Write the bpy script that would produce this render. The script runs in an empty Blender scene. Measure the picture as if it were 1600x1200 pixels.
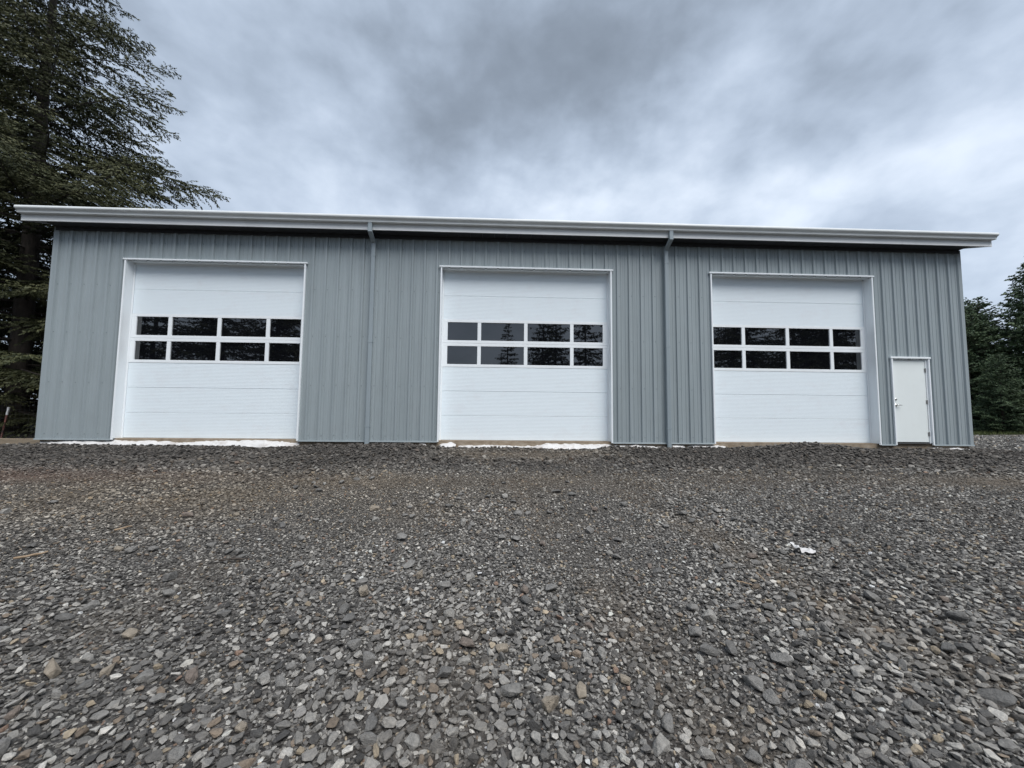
import bpy, bmesh, math, random
import numpy as np
from mathutils import Vector, Matrix, Euler

random.seed(7)
rng = np.random.default_rng(11)
scene = bpy.context.scene
COL = scene.collection

# ------------------------------------------------------------------ camera
cam_data = bpy.data.cameras.new('camera')
cam_data.sensor_width = 36.0
cam_data.lens = 36.0 * 600.5 / 1600.0
cam_data.clip_start = 0.05
cam_data.clip_end = 2000.0
cam = bpy.data.objects.new('camera', cam_data)
COL.objects.link(cam)
YAW, PITCH, ROLL = 0.0372, 0.0681, 0.0100
CAM = Vector((0.0, -9.506, 0.786))
fw = Vector((math.sin(YAW) * math.cos(PITCH), math.cos(YAW) * math.cos(PITCH), math.sin(PITCH)))
rt = Vector((math.cos(YAW), -math.sin(YAW), 0.0))
up = rt.cross(fw)
rt2 = rt * math.cos(ROLL) + up * math.sin(ROLL)
up2 = -rt * math.sin(ROLL) + up * math.cos(ROLL)
cam.matrix_world = Matrix(((rt2.x, up2.x, -fw.x, CAM.x), (rt2.y, up2.y, -fw.y, CAM.y), (rt2.z, up2.z, -fw.z, CAM.z), (0, 0, 0, 1)))
scene.camera = cam

# ------------------------------------------------------------------ exposure
scene.view_settings.view_transform = 'Standard'
scene.view_settings.look = 'None'
scene.view_settings.gamma = 1.0
scene.view_settings.use_curve_mapping = False
scene.view_settings.exposure = 1.3

# ------------------------------------------------------------------ sun behind the overcast
SUN_EL, SUN_AZ = math.radians(58), math.radians(152)          # azimuth from north (+Y), clockwise
sun_dir = Vector((math.sin(SUN_AZ) * math.cos(SUN_EL), math.cos(SUN_AZ) * math.cos(SUN_EL), math.sin(SUN_EL)))
sd = bpy.data.lights.new('sun', 'SUN')
sd.energy = 1.5
sd.angle = math.radians(42)
sd.color = (1.0, 0.985, 0.965)
sun = bpy.data.objects.new('sun', sd)
COL.objects.link(sun)
sun.rotation_euler = sun_dir.to_track_quat('Z', 'Y').to_euler()
sun.location = (8, -20, 25)

# ------------------------------------------------------------------ world: overcast sky
world = bpy.data.worlds.new('World')
scene.world = world
world.use_nodes = True
wn, wl = world.node_tree.nodes, world.node_tree.links
wn.clear()


def wnode(t, **kw):
    n = wn.new(t)
    for k, v in kw.items():
        setattr(n, k, v)
    return n


def wmath(op, a, b=None, c=None, clamp=False):
    n = wnode('ShaderNodeMath', operation=op, use_clamp=clamp)
    for i, v in enumerate((a, b, c)):
        if v is None:
            continue
        if isinstance(v, (int, float)):
            n.inputs[i].default_value = v
        else:
            wl.new(v, n.inputs[i])
    return n.outputs[0]


def wvec(op, a, b=None, out=0, scale=None):
    n = wnode('ShaderNodeVectorMath', operation=op)
    for i, v in enumerate((a, b)):
        if v is None:
            continue
        if isinstance(v, (tuple, list, Vector)):
            n.inputs[i].default_value = tuple(v)
        else:
            wl.new(v, n.inputs[i])
    if scale is not None:
        n.inputs['Scale'].default_value = scale
    return n.outputs[out]


def wnoise(vec, scale, detail, rough, dist=0.0):
    n = wnode('ShaderNodeTexNoise')
    wl.new(vec, n.inputs['Vector'])
    n.inputs['Scale'].default_value = scale
    n.inputs['Detail'].default_value = detail
    n.inputs['Roughness'].default_value = rough
    n.inputs['Distortion'].default_value = dist
    return n


def pix_dir(px, py):
    return (fw * 600.5 + rt2 * (px - 800) - up2 * (py - 600)).normalized()


tc = wnode('ShaderNodeTexCoord')
D0 = tc.outputs['Generated']
dirn = wvec('NORMALIZE', D0)
sep = wnode('ShaderNodeSeparateXYZ')
wl.new(dirn, sep.inputs[0])
# cloud billows, longer sideways than they are tall
mpn = wnode('ShaderNodeMapping')
mpn.inputs['Scale'].default_value = (1.0, 1.0, 1.55)
mpn.inputs['Rotation'].default_value = (0.0, math.radians(-16), 0.0)
mpn.inputs['Location'].default_value = (4.3, 1.7, 2.9)
wl.new(dirn, mpn.inputs[0])
layer = mpn.outputs[0]
n1 = wnoise(layer, 2.3, 8.0, 0.50, 0.15)
n2 = wnoise(layer, 6.0, 7.0, 0.50, 0.2)
n3 = wnoise(layer, 13.0, 6.0, 0.5, 0.2)
warp = wnoise(dirn, 3.2, 5.0, 0.55)
wv = wvec('SCALE', wvec('SUBTRACT', warp.outputs['Color'], (0.5, 0.5, 0.5)), scale=0.26)
dw = wvec('NORMALIZE', wvec('ADD', dirn, wv))
# cloud masses (thick, dark) and thin bright breaks, each a soft lobe of the sky
LOBES = [  # px, py, sharpness, amount
    (870, 110, 26, -0.19), (760, 200, 45, -0.06), (1000, 60, 40, -0.08),
    (640, 60, 60, -0.10), (700, 230, 70, -0.10),
    (330, 120, 18, 0.03), (600, 170, 90, 0.05), (420, 260, 60, 0.05),
    (700, 60, 400, 0.07), (560, 290, 120, 0.20), (660, 320, 160, 0.12),
    (760, 325, 120, 0.26), (880, 320, 150, 0.22), (960, 310, 150, 0.22), (1040, 250, 200, 0.10), (1110, 190, 180, 0.10),
    (1150, 130, 150, 0.10), (1180, 330, 220, 0.22), (1260, 300, 240, 0.20), (1330, 270, 280, 0.18),
    (1420, 240, 300, 0.08), (1060, 330, 200, 0.12), (1560, 120, 90, 0.20), (1590, 260, 120, 0.14), (1550, 430, 70, 0.16),
    (1340, 170, 60, -0.08), (1420, 320, 110, -0.12), (1440, 150, 110, -0.06), (1260, 60, 60, -0.03),
    (1300, 345, 250, -0.07),
]
val = None
for px, py, k, a in LOBES:
    dt = wvec('DOT_PRODUCT', dw, pix_dir(px, py), out=1)
    e = wmath('POWER', 2.718281828, wmath('MULTIPLY', wmath('SUBTRACT', dt, 1.0), float(k)))
    t = wmath('MULTIPLY', e, a)
    val = t if val is None else wmath('ADD', val, t)
val = wmath('ADD', val, 0.585)
val = wmath('ADD', val, wmath('MULTIPLY', wmath('SUBTRACT', n1.outputs[0], 0.5), 0.72))
val = wmath('ADD', val, wmath('MULTIPLY', wmath('SUBTRACT', n2.outputs[0], 0.5), 0.55))
val = wmath('ADD', val, wmath('MULTIPLY', wmath('SUBTRACT', n3.outputs[0], 0.5), 0.34))
ramp = wnode('ShaderNodeValToRGB')
cr = ramp.color_ramp
cr.interpolation = 'B_SPLINE'
cr.elements[0].position = 0.0
cr.elements[0].color = (0.088, 0.105, 0.128, 1)
cr.elements[1].position = 1.0
cr.elements[1].color = (0.372, 0.410, 0.465, 1)
e_ = cr.elements.new(0.30); e_.color = (0.121, 0.144, 0.176, 1)
e_ = cr.elements.new(0.52); e_.color = (0.178, 0.212, 0.262, 1)
e_ = cr.elements.new(0.76); e_.color = (0.252, 0.294, 0.356, 1)
wl.new(val, ramp.inputs[0])
sky = wnode('ShaderNodeTexSky', sky_type='NISHITA', sun_disc=False)
sky.sun_elevation = SUN_EL
sky.sun_rotation = SUN_AZ
bg1 = wnode('ShaderNodeBackground')
wl.new(sky.outputs[0], bg1.inputs['Color'])
bg1.inputs['Strength'].default_value = 0.06
bg2 = wnode('ShaderNodeBackground')
wl.new(ramp.outputs[0], bg2.inputs['Color'])
bg2.inputs['Strength'].default_value = 1.0
mx = wnode('ShaderNodeMixShader')
mx.inputs[0].default_value = 0.93
wl.new(bg1.outputs[0], mx.inputs[1])
wl.new(bg2.outputs[0], mx.inputs[2])
wo = wnode('ShaderNodeOutputWorld')
wl.new(mx.outputs[0], wo.inputs['Surface'])


# ------------------------------------------------------------------ helpers
class MB:
    """collects shapes, then links them as one mesh object"""

    def __init__(self):
        self.v, self.f = [], []

    def add(self, vs, fs):
        b = len(self.v)
        self.v += [tuple(v) for v in vs]
        self.f += [tuple(i + b for i in f) for f in fs]
        return self

    def box(self, x0, x1, y0, y1, z0, z1):
        vs = [(x0, y0, z0), (x1, y0, z0), (x1, y1, z0), (x0, y1, z0), (x0, y0, z1), (x1, y0, z1), (x1, y1, z1), (x0, y1, z1)]
        return self.add(vs, [(0, 3, 2, 1), (4, 5, 6, 7), (0, 1, 5, 4), (1, 2, 6, 5), (2, 3, 7, 6), (3, 0, 4, 7)])

    def bbox(self, x0, x1, y0, y1, z0, z1, b=0.004):
        """box with bevelled edges facing the front (-y)"""
        vs = [(x0, y1, z0), (x1, y1, z0), (x1, y1, z1), (x0, y1, z1),
              (x0, y0 + b, z0), (x1, y0 + b, z0), (x1, y0 + b, z1), (x0, y0 + b, z1),
              (x0 + b, y0, z0 + b), (x1 - b, y0, z0 + b), (x1 - b, y0, z1 - b), (x0 + b, y0, z1 - b)]
        fs = [(0, 3, 2, 1), (8, 9, 10, 11), (4, 5, 9, 8), (5, 6, 10, 9), (6, 7, 11, 10), (7, 4, 8, 11),
              (0, 1, 5, 4), (1, 2, 6, 5), (2, 3, 7, 6), (3, 0, 4, 7)]
        return self.add(vs, fs)

    def tube(self, pts, rad, n=8, cap=True):
        pts = [Vector(p) for p in pts]
        if isinstance(rad, (int, float)):
            rad = [rad] * len(pts)
        b0 = []
        ref = Vector((0.13, 0.21, 0.97))
        for i, p in enumerate(pts):
            d = (pts[min(i + 1, len(pts) - 1)] - pts[max(i - 1, 0)]).normalized()
            r = ref if abs(d.dot(ref)) < 0.95 else Vector((1, 0.1, 0))
            s = d.cross(r).normalized()
            t = d.cross(s)
            for k in range(n):
                a = 2 * math.pi * k / n
                b0.append(p + (s * math.cos(a) + t * math.sin(a)) * rad[i])
        fs = []
        for i in range(len(pts) - 1):
            for k in range(n):
                fs.append((i * n + k, i * n + (k + 1) % n, (i + 1) * n + (k + 1) % n, (i + 1) * n + k))
        if cap:
            fs.append(tuple(range(n))[::-1])
            fs.append(tuple((len(pts) - 1) * n + k for k in range(n)))
        return self.add(b0, fs)

    def extrude_x(self, prof, x0, x1, caps=True):
        n = len(prof)
        vs = [(x0, y, z) for y, z in prof] + [(x1, y, z) for y, z in prof]
        fs = [(i, (i + 1) % n, n + (i + 1) % n, n + i) for i in range(n)]
        if caps:
            fs += [tuple(range(n))[::-1], tuple(range(n, 2 * n))]
        return self.add(vs, fs)

    def build(self, name, mat, parent=None, smooth=False, fix=True):
        me = bpy.data.meshes.new(name)
        me.from_pydata(self.v, [], self.f)
        if fix:
            bm = bmesh.new()
            bm.from_mesh(me)
            bmesh.ops.recalc_face_normals(bm, faces=bm.faces)
            bm.to_mesh(me)
            bm.free()
        me.materials.append(mat)
        if smooth:
            me.polygons.foreach_set('use_smooth', [True] * len(me.polygons))
        o = bpy.data.objects.new(name, me)
        COL.objects.link(o)
        if parent is not None:
            o.parent = parent
        return o


def np_mesh(name, verts, faces, mat):
    """fast mesh from numpy arrays; faces is (n, k)"""
    me = bpy.data.meshes.new(name)
    nv, nf, k = len(verts), len(faces), faces.shape[1]
    me.vertices.add(nv)
    me.vertices.foreach_set('co', np.ascontiguousarray(verts, dtype=np.float32).ravel())
    me.loops.add(nf * k)
    me.loops.foreach_set('vertex_index', np.ascontiguousarray(faces, dtype=np.int32).ravel())
    me.polygons.add(nf)
    me.polygons.foreach_set('loop_start', np.arange(nf, dtype=np.int32) * k)
    me.update(calc_edges=True)
    me.materials.append(mat)
    return me


def link(name, me, parent=None):
    o = bpy.data.objects.new(name, me)
    COL.objects.link(o)
    if parent is not None:
        o.parent = parent
    return o


def thing(name, label, cat, loc=(0, 0, 0), group=None):
    o = bpy.data.objects.new(name, None)
    o.empty_display_size = 0.2
    COL.objects.link(o)
    o.location = loc
    return tag(o, label, cat, group)


def tag(o, label=None, cat=None, group=None, kind=None):
    if label:
        o['label'] = label
    if cat:
        o['category'] = cat
    if group:
        o['group'] = group
    if kind:
        o['kind'] = kind
    return o


# ------------------------------------------------------------------ materials
class Mat:
    def __init__(self, name, color=(0.5, 0.5, 0.5), rough=0.5, spec=0.5, metal=0.0):
        self.m = bpy.data.materials.new(name)
        self.m.use_nodes = True
        self.nt = self.m.node_tree
        self.n, self.l = self.nt.nodes, self.nt.links
        self.b = self.n['Principled BSDF']
        self.b.inputs['Base Color'].default_value = (*color, 1)
        self.b.inputs['Roughness'].default_value = rough
        self.b.inputs['Specular IOR Level'].default_value = spec
        self.b.inputs['Metallic'].default_value = metal
        self._tc = None

    def tc(self, out='Object'):
        if self._tc is None:
            self._tc = self.n.new('ShaderNodeTexCoord')
        return self._tc.outputs[out]

    def mapping(self, scale, out='Object'):
        mp = self.n.new('ShaderNodeMapping')
        mp.inputs['Scale'].default_value = scale
        self.l.new(self.tc(out), mp.inputs['Vector'])
        return mp.outputs[0]

    def noise(self, scale, detail=4, rough=0.55, dist=0, vec=None):
        t = self.n.new('ShaderNodeTexNoise')
        t.inputs['Scale'].default_value = scale
        t.inputs['Detail'].default_value = detail
        t.inputs['Roughness'].default_value = rough
        t.inputs['Distortion'].default_value = dist
        self.l.new(vec if vec is not None else self.tc(), t.inputs['Vector'])
        return t.outputs[0]

    def ramp(self, fac, stops):
        r = self.n.new('ShaderNodeValToRGB')
        el = r.color_ramp.elements
        while len(el) < len(stops):
            el.new(0.5)
        for e, (p, c) in zip(el, stops):
            e.position = p
            e.color = (*c, 1) if len(c) == 3 else c
        self.l.new(fac, r.inputs[0])
        return r.outputs[0]

    def mix(self, fac, a, b, mode='MIX'):
        x = self.n.new('ShaderNodeMix')
        x.data_type = 'RGBA'
        x.blend_type = mode
        for s, v in ((x.inputs[0], fac), (x.inputs[6], a), (x.inputs[7], b)):
            if isinstance(v, (int, float)):
                s.default_value = v
            elif isinstance(v, tuple):
                s.default_value = (*v, 1) if len(v) == 3 else v
            else:
                self.l.new(v, s)
        return x.outputs[2]

    def math(self, op, a, b=0.0):
        x = self.n.new('ShaderNodeMath')
        x.operation = op
        for s, v in ((x.inputs[0], a), (x.inputs[1], b)):
            if isinstance(v, (int, float)):
                s.default_value = v
            else:
                self.l.new(v, s)
        return x.outputs[0]

    def color(self, c):
        self.l.new(c, self.b.inputs['Base Color'])

    def rough(self, c):
        self.l.new(c, self.b.inputs['Roughness'])

    def bump(self, h, strength=0.3, dist=0.01):
        bp = self.n.new('ShaderNodeBump')
        bp.inputs['Strength'].default_value = strength
        bp.inputs['Distance'].default_value = dist
        self.l.new(h, bp.inputs['Height'])
        self.l.new(bp.outputs[0], self.b.inputs['Normal'])

    def attr(self, name, kind='GEOMETRY', out='Color'):
        a = self.n.new('ShaderNodeAttribute')
        a.attribute_name = name
        a.attribute_type = kind
        return a.outputs[out]


def painted(name, col, rough=0.4, var=0.06, dirt=None):
    m = Mat(name, col, rough, 0.5)
    n = m.noise(0.9, 6, 0.6, vec=m.mapping((2.2, 2.2, 0.5)))
    lo = tuple(c * (1 - var) for c in col)
    hi = tuple(min(1, c * (1 + var)) for c in col)
    c = m.ramp(n, [(0.3, lo), (0.7, hi)])
    if dirt:
        d = m.noise(5, 6, 0.7)
        c = m.mix(m.ramp(d, [(0.55, (0, 0, 0)), (0.8, (0.25, 0.25, 0.25))]), c, dirt)
    m.color(c)
    m.rough(m.ramp(m.noise(3, 4), [(0.3, (rough * 0.85,) * 3), (0.7, (rough * 1.2,) * 3)]))
    return m.m


M_WALL_ = Mat('grey_siding_paint', (0.245, 0.295, 0.325), 0.42)
_n = M_WALL_.noise(1.0, 6, 0.6, vec=M_WALL_.mapping((7.0, 7.0, 0.35)))
_c = M_WALL_.ramp(_n, [(0.25, (0.258, 0.298, 0.313)), (0.5, (0.291, 0.334, 0.351)), (0.78, (0.324, 0.368, 0.386))])
_d = M_WALL_.noise(2.0, 8, 0.65)
_c = M_WALL_.mix(M_WALL_.ramp(_d, [(0.5, (0, 0, 0)), (0.85, (0.22, 0.22, 0.22))]), _c, (0.225, 0.24, 0.24))
_oi = M_WALL_.n.new('ShaderNodeObjectInfo')
_c = M_WALL_.mix(1.0, _c, M_WALL_.ramp(_oi.outputs['Random'], [(0.0, (0.955, 0.955, 0.955)), (1.0, (1.035, 1.035, 1.035))]), 'MULTIPLY')
M_WALL_.color(_c)
M_WALL_.bump(M_WALL_.noise(1.2, 3, 0.5, vec=M_WALL_.mapping((3, 3, 1.0))), 0.25, 0.02)
M_WALL = M_WALL_.m

M_WHITE = painted('white_trim_paint', (0.84, 0.875, 0.895), 0.4, 0.03)
M_GUTTER = painted('white_gutter_paint', (0.71, 0.735, 0.735), 0.42, 0.05, (0.45, 0.46, 0.44))
M_FASCIA = painted('white_fascia_paint', (0.66, 0.675, 0.68), 0.45, 0.05, (0.42, 0.42, 0.40))
M_SPOUT = painted('grey_downspout_paint', (0.27, 0.315, 0.34), 0.4, 0.05)
M_DARK = painted('charcoal_soffit_and_shade', (0.030, 0.032, 0.036), 0.6, 0.1)  # charcoal on soffit and wall strip stands in for deep eave shade
M_ROOF = painted('grey_roof_metal', (0.30, 0.31, 0.32), 0.4, 0.05)
M_MAN = painted('pale_door_primer', (0.78, 0.825, 0.815), 0.45, 0.025, (0.68, 0.70, 0.68))
M_RUBBER = painted('black_rubber_seal', (0.02, 0.02, 0.02), 0.7)
M_STEEL = Mat('satin_nickel', (0.62, 0.61, 0.58), 0.28, 0.5, 1.0).m
M_HINGE = Mat('hinge_steel', (0.50, 0.50, 0.49), 0.35, 0.5, 0.8).m
M_SCREW = Mat('screw_zinc', (0.16, 0.18, 0.19), 0.5).m

# insulated door sections: white, embossed with fine horizontal lines
_s = Mat('white_door_section_paint', (0.80, 0.835, 0.855), 0.42)
_w = _s.n.new('ShaderNodeTexWave')
_w.wave_type = 'BANDS'
_w.bands_direction = 'Z'
_w.wave_profile = 'SIN'
_w.inputs['Scale'].default_value = 9.0
_w.inputs['Distortion'].default_value = 0.0
_s.l.new(_s.tc(), _w.inputs['Vector'])
_line = _s.ramp(_w.outputs['Fac'], [(0.0, (0, 0, 0)), (0.12, (1, 1, 1))])
_gr = _s.noise(90, 3, 0.6, vec=_s.mapping((1.0, 1.0, 1.0)))
_hh = _s.math('ADD', _line, _s.math('MULTIPLY', _gr, 1.1))
_s.bump(_hh, 0.55, 0.006)
_dn = _s.noise(2.2, 7, 0.65, vec=_s.mapping((1, 1, 1.6)))
_s.color(_s.mix(_s.ramp(_dn, [(0.52, (0, 0, 0)), (0.8, (0.28, 0.28, 0.28))]), (0.80, 0.875, 0.92), (0.68, 0.66, 0.68)))
M_SECT = _s.m

# tinted double glazing in front of an unlit interior
_g = Mat('dark_window_glass', (0.004, 0.0045, 0.006), 0.015, 0.5)
_g.b.inputs['IOR'].default_value = 2.05
_g.bump(_g.noise(0.9, 1, 0.4), 0.02, 0.01)
M_GLASS = _g.m

_p = Mat('crumpled_white_plastic', (0.78, 0.77, 0.76), 0.3)
_p.color(_p.mix(_p.ramp(_p.noise(6, 6, 0.65), [(0.5, (0, 0, 0)), (0.75, (0.7, 0.7, 0.7))]), (0.60, 0.59, 0.58), (0.33, 0.28, 0.25)))
_p.bump(_p.noise(14, 6, 0.7, 1.5), 0.5, 0.02)
M_PLASTIC = _p.m

_k = Mat('dusty_concrete', (0.3, 0.26, 0.2), 0.9)
_k.color(_k.ramp(_k.noise(5, 8, 0.65, vec=_k.mapping((1, 1, 2))), [(0.3, (0.17, 0.125, 0.085)), (0.5, (0.27, 0.215, 0.155)), (0.72, (0.36, 0.31, 0.25))]))
_k.bump(_k.noise(40, 6, 0.7), 0.4, 0.01)
M_CONC = _k.m

_k = Mat('weathered_timber', (0.28, 0.22, 0.15), 0.85)
_k.color(_k.ramp(_k.noise(3, 8, 0.65, vec=_k.mapping((1, 14, 14))), [(0.3, (0.16, 0.125, 0.085)), (0.7, (0.33, 0.27, 0.20))]))
M_TIMBER = _k.m

_k = Mat('pale_split_wood', (0.45, 0.28, 0.14), 0.8)
_k.color(_k.ramp(_k.noise(20, 5, 0.6), [(0.3, (0.22, 0.15, 0.09)), (0.7, (0.36, 0.27, 0.18))]))
M_STICK = _k.m

_k = Mat('conifer_bark', (0.07, 0.055, 0.045), 0.95)
_k.color(_k.ramp(_k.noise(3, 8, 0.7, vec=_k.mapping((4, 4, 0.8))), [(0.3, (0.03, 0.025, 0.021)), (0.7, (0.10, 0.082, 0.068))]))
_k.bump(_k.noise(5, 8, 0.7, vec=_k.mapping((4, 4, 0.8))), 0.8, 0.05)
M_BARK = _k.m


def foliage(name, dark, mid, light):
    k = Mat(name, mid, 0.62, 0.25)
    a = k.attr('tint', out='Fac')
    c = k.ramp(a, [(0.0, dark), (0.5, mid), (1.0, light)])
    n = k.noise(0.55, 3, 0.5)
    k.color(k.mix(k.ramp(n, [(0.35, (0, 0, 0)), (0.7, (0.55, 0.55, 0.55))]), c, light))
    k.n.remove(k.n['Material Output']) if False else None
    return k.m


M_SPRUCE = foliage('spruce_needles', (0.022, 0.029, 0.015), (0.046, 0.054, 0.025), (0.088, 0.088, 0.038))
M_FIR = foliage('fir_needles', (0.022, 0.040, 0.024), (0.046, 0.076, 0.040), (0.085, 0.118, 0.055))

_k = Mat('grass_blades', (0.07, 0.10, 0.03), 0.7, 0.2)
_k.color(_k.ramp(_k.noise(6, 4), [(0.3, (0.05, 0.075, 0.02)), (0.7, (0.12, 0.13, 0.05))]))
M_GRASS = _k.m

M_WIRE = Mat('galvanised_wire', (0.10, 0.10, 0.10), 0.6, 0.4, 0.3).m
M_TIP = Mat('white_post_tip', (0.8, 0.8, 0.8), 0.5).m
_k = Mat('rusty_post_steel', (0.15, 0.08, 0.06), 0.8)
_k.color(_k.ramp(_k.noise(6, 4), [(0.35, (0.08, 0.06, 0.055)), (0.65, (0.26, 0.10, 0.075))]))
M_POST = _k.m


# ------------------------------------------------------------------ the lie of the land
def vnoise(x, y, s, seed):
    """smooth value noise"""
    r = np.random.default_rng(seed)
    tab = r.random((64, 64))
    u, v = np.asarray(x) / s + 500.3, np.asarray(y) / s + 500.7
    i, j = np.floor(u).astype(int), np.floor(v).astype(int)
    a, b = u - i, v - j
    a, b = a * a * (3 - 2 * a), b * b * (3 - 2 * b)
    g = lambda p, q: tab[p % 64, q % 64]
    return (g(i, j) * (1 - a) + g(i + 1, j) * a) * (1 - b) + (g(i, j + 1) * (1 - a) + g(i + 1, j + 1) * a) * b - 0.5


GY = [-300, -60, -14, -9.5, -7, -5, -3.4, -2.2, -1.0, -0.2, 0.6, 3, 8, 14, 30, 300]
GZ = [-1.2, -1.0, -0.83, -0.79, -0.68, -0.53, -0.37, -0.25, -0.155, -0.125, -0.13, -0.17, -0.25, -0.32, -0.35, -0.3]


TRACKS = [lambda y: 0.1 - 0.02 * (y + 3) ** 2 - 0.3 * (y + 3), lambda y: 1.75 - 0.02 * (y + 3) ** 2 - 0.3 * (y + 3),
          lambda y: -7.4 + 0.9 * (y + 3) + 0.10 * (y + 3) ** 2, lambda y: -5.7 + 0.9 * (y + 3) + 0.10 * (y + 3) ** 2]


def track_amount(x, y):
    t = 0
    for c in TRACKS:
        t = np.maximum(t, np.exp(-((x - c(y)) / 0.26) ** 2) * (y < -1.2))
    return t


def ground_z(x, y):
    x, y = np.asarray(x, float), np.asarray(y, float)
    z = np.interp(y, GY, GZ)
    # smoothing of the polyline comes from the noise and from the stones lying on it
    near = np.exp(-((y + 6) / 9.0) ** 2)
    z = z + near * (0.075 * vnoise(x, y, 2.7, 1) + 0.045 * vnoise(x, y, 0.9, 2) + 0.022 * vnoise(x, y, 0.33, 3))
    far = 1 - near
    z = z + far * 0.25 * vnoise(x, y, 14, 4)
    # uneven bank of tipped rock along the wall
    strip = np.exp(-((y + 0.85) / 0.75) ** 2)
    z = z + strip * (0.035 / (1 + np.exp((x - 1.6) * 3)) - 0.012 + 0.13 * vnoise(x, y, 1.25, 61) + 0.11 * vnoise(x, y, 0.5, 62) - 0.10 * np.exp(-((x - 0.8) / 1.7) ** 2))
    z = z + 0.09 * np.exp(-((x + 3.2) / 1.3) ** 2) * np.exp(-((y + 0.45) / 0.5) ** 2)
    # wheel tracks worn into the yard
    for c in TRACKS:
        dx = (x - c(y)) / 0.22
        z = z - 0.028 * np.exp(-dx ** 2) * (y < -1.2) * (y > -14)
    # heap of rock before the right-hand door
    z = z + 0.17 * np.exp(-((x - 7.1) / 1.55) ** 2) * np.exp(-((y + 0.75) / 0.55) ** 2)
    z = z + 0.05 * np.exp(-((x - 9.0) / 0.8) ** 2) * np.exp(-((y + 1.1) / 0.6) ** 2)
    # lower beyond both ends of the building
    z = z - 0.12 / (1 + np.exp((x + 11.4) * 4)) * np.exp(-((y - 1) / 4.0) ** 2)
    z = z - 0.06 / (1 + np.exp(-(x - 12.6) * 4)) * np.exp(-((y - 1) / 4.0) ** 2)
    return z


def dirt_amount(x, y):
    """bare earth showing between the stones"""
    d = 1.25 * np.exp(-((x - 0.7) / 1.9) ** 4) * np.exp(-((y + 0.95) / 0.62) ** 2)
    band = np.exp(-((y + 3.15 + 0.5 * vnoise(x, y, 3.0, 12)) / 0.55) ** 2)
    d = np.maximum(d, band * (0.62 + 0.8 * vnoise(x, y, 1.7, 9)))
    d = np.maximum(d, 0.45 * track_amount(x, y) * (0.8 + vnoise(x, y, 0.8, 71)))
    d = np.maximum(d, 0.65 * np.exp(-((x + 4.2) / 3.6) ** 2) * np.exp(-((y + 4.1) / 0.8) ** 2) * np.clip(0.9 + 2.2 * vnoise(x, y, 0.9, 72), 0, 1))
    d = np.maximum(d, 0.40 * np.clip(vnoise(x, y, 1.1, 13) * 2.2 - 0.35, 0, 1) * (y < -3))
    return np.clip(d + 0.35 * vnoise(x, y, 0.5, 21) * (d > 0.1), 0, 1)


def red_amount(x, y):
    return np.exp(-((x + 8.6) / 3.0) ** 2) * np.exp(-((y + 3.0) / 0.45) ** 2)


gx = np.concatenate([-np.geomspace(220, 17, 26), np.arange(-16.5, 16.6, 0.1), np.geomspace(17, 220, 26)])
gy = np.concatenate([-np.geomspace(220, 13, 26), np.arange(-12.5, 1.6, 0.1), np.geomspace(2, 260, 34)])
X, Y = np.meshgrid(gx, gy)
Z = ground_z(X, Y)
nx, ny = len(gx), len(gy)
idx = np.arange(nx * ny).reshape(ny, nx)
F = np.stack([idx[:-1, :-1], idx[:-1, 1:], idx[1:, 1:], idx[1:, :-1]], -1).reshape(-1, 4)

_g = Mat('packed_quarry_fines', (0.1, 0.1, 0.1), 0.95, 0.2)
_v = _g.n.new('ShaderNodeTexVoronoi')
_v.inputs['Scale'].default_value = 70
_g.l.new(_g.tc(), _v.inputs['Vector'])
_v2 = _g.n.new('ShaderNodeTexVoronoi')
_v2.inputs['Scale'].default_value = 28
_g.l.new(_g.tc(), _v2.inputs['Vector'])
_sep = _g.n.new('ShaderNodeSeparateColor')
_g.l.new(_v.outputs['Color'], _sep.inputs[0])
_sep2 = _g.n.new('ShaderNodeSeparateColor')
_g.l.new(_v2.outputs['Color'], _sep2.inputs[0])
_stone = _g.ramp(_sep.outputs[0], [(0.0, (0.030, 0.028, 0.026)), (0.5, (0.060, 0.057, 0.053)), (0.85, (0.13, 0.125, 0.117)), (1.0, (0.24, 0.22, 0.19))])
_stone2 = _g.ramp(_sep2.outputs[0], [(0.0, (0.042, 0.038, 0.035)), (0.6, (0.085, 0.08, 0.076)), (1.0, (0.15, 0.14, 0.13))])
_c = _g.mix(_g.ramp(_g.noise(9, 4), [(0.45, (0, 0, 0)), (0.55, (1, 1, 1))]), _stone, _stone2)
_earth = _g.ramp(_g.noise(7, 8, 0.7), [(0.3, (0.080, 0.066, 0.053)), (0.7, (0.18, 0.152, 0.122))])
_c = _g.mix(_g.attr('dirt', out='Fac'), _c, _earth)
_c = _g.mix(_g.math('MULTIPLY', _g.attr('red', out='Fac'), 0.4), _c, (0.13, 0.065, 0.045))
# forest floor beyond the yard
_c = _g.mix(_g.attr('wild', out='Fac'), _c, _g.ramp(_g.noise(1.5, 8, 0.7), [(0.3, (0.04, 0.034, 0.022)), (0.7, (0.09, 0.08, 0.045))]))
_g.color(_c)
_hh = _g.math('ADD', _g.math('MULTIPLY', _v.outputs['Distance'], -1.0), _g.math('MULTIPLY', _v2.outputs['Distance'], -1.6))
_g.bump(_g.math('ADD', _hh, _g.math('MULTIPLY', _g.noise(60, 5, 0.7), 0.7)), 0.9, 0.02)
M_GROUND = _g.m

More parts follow.
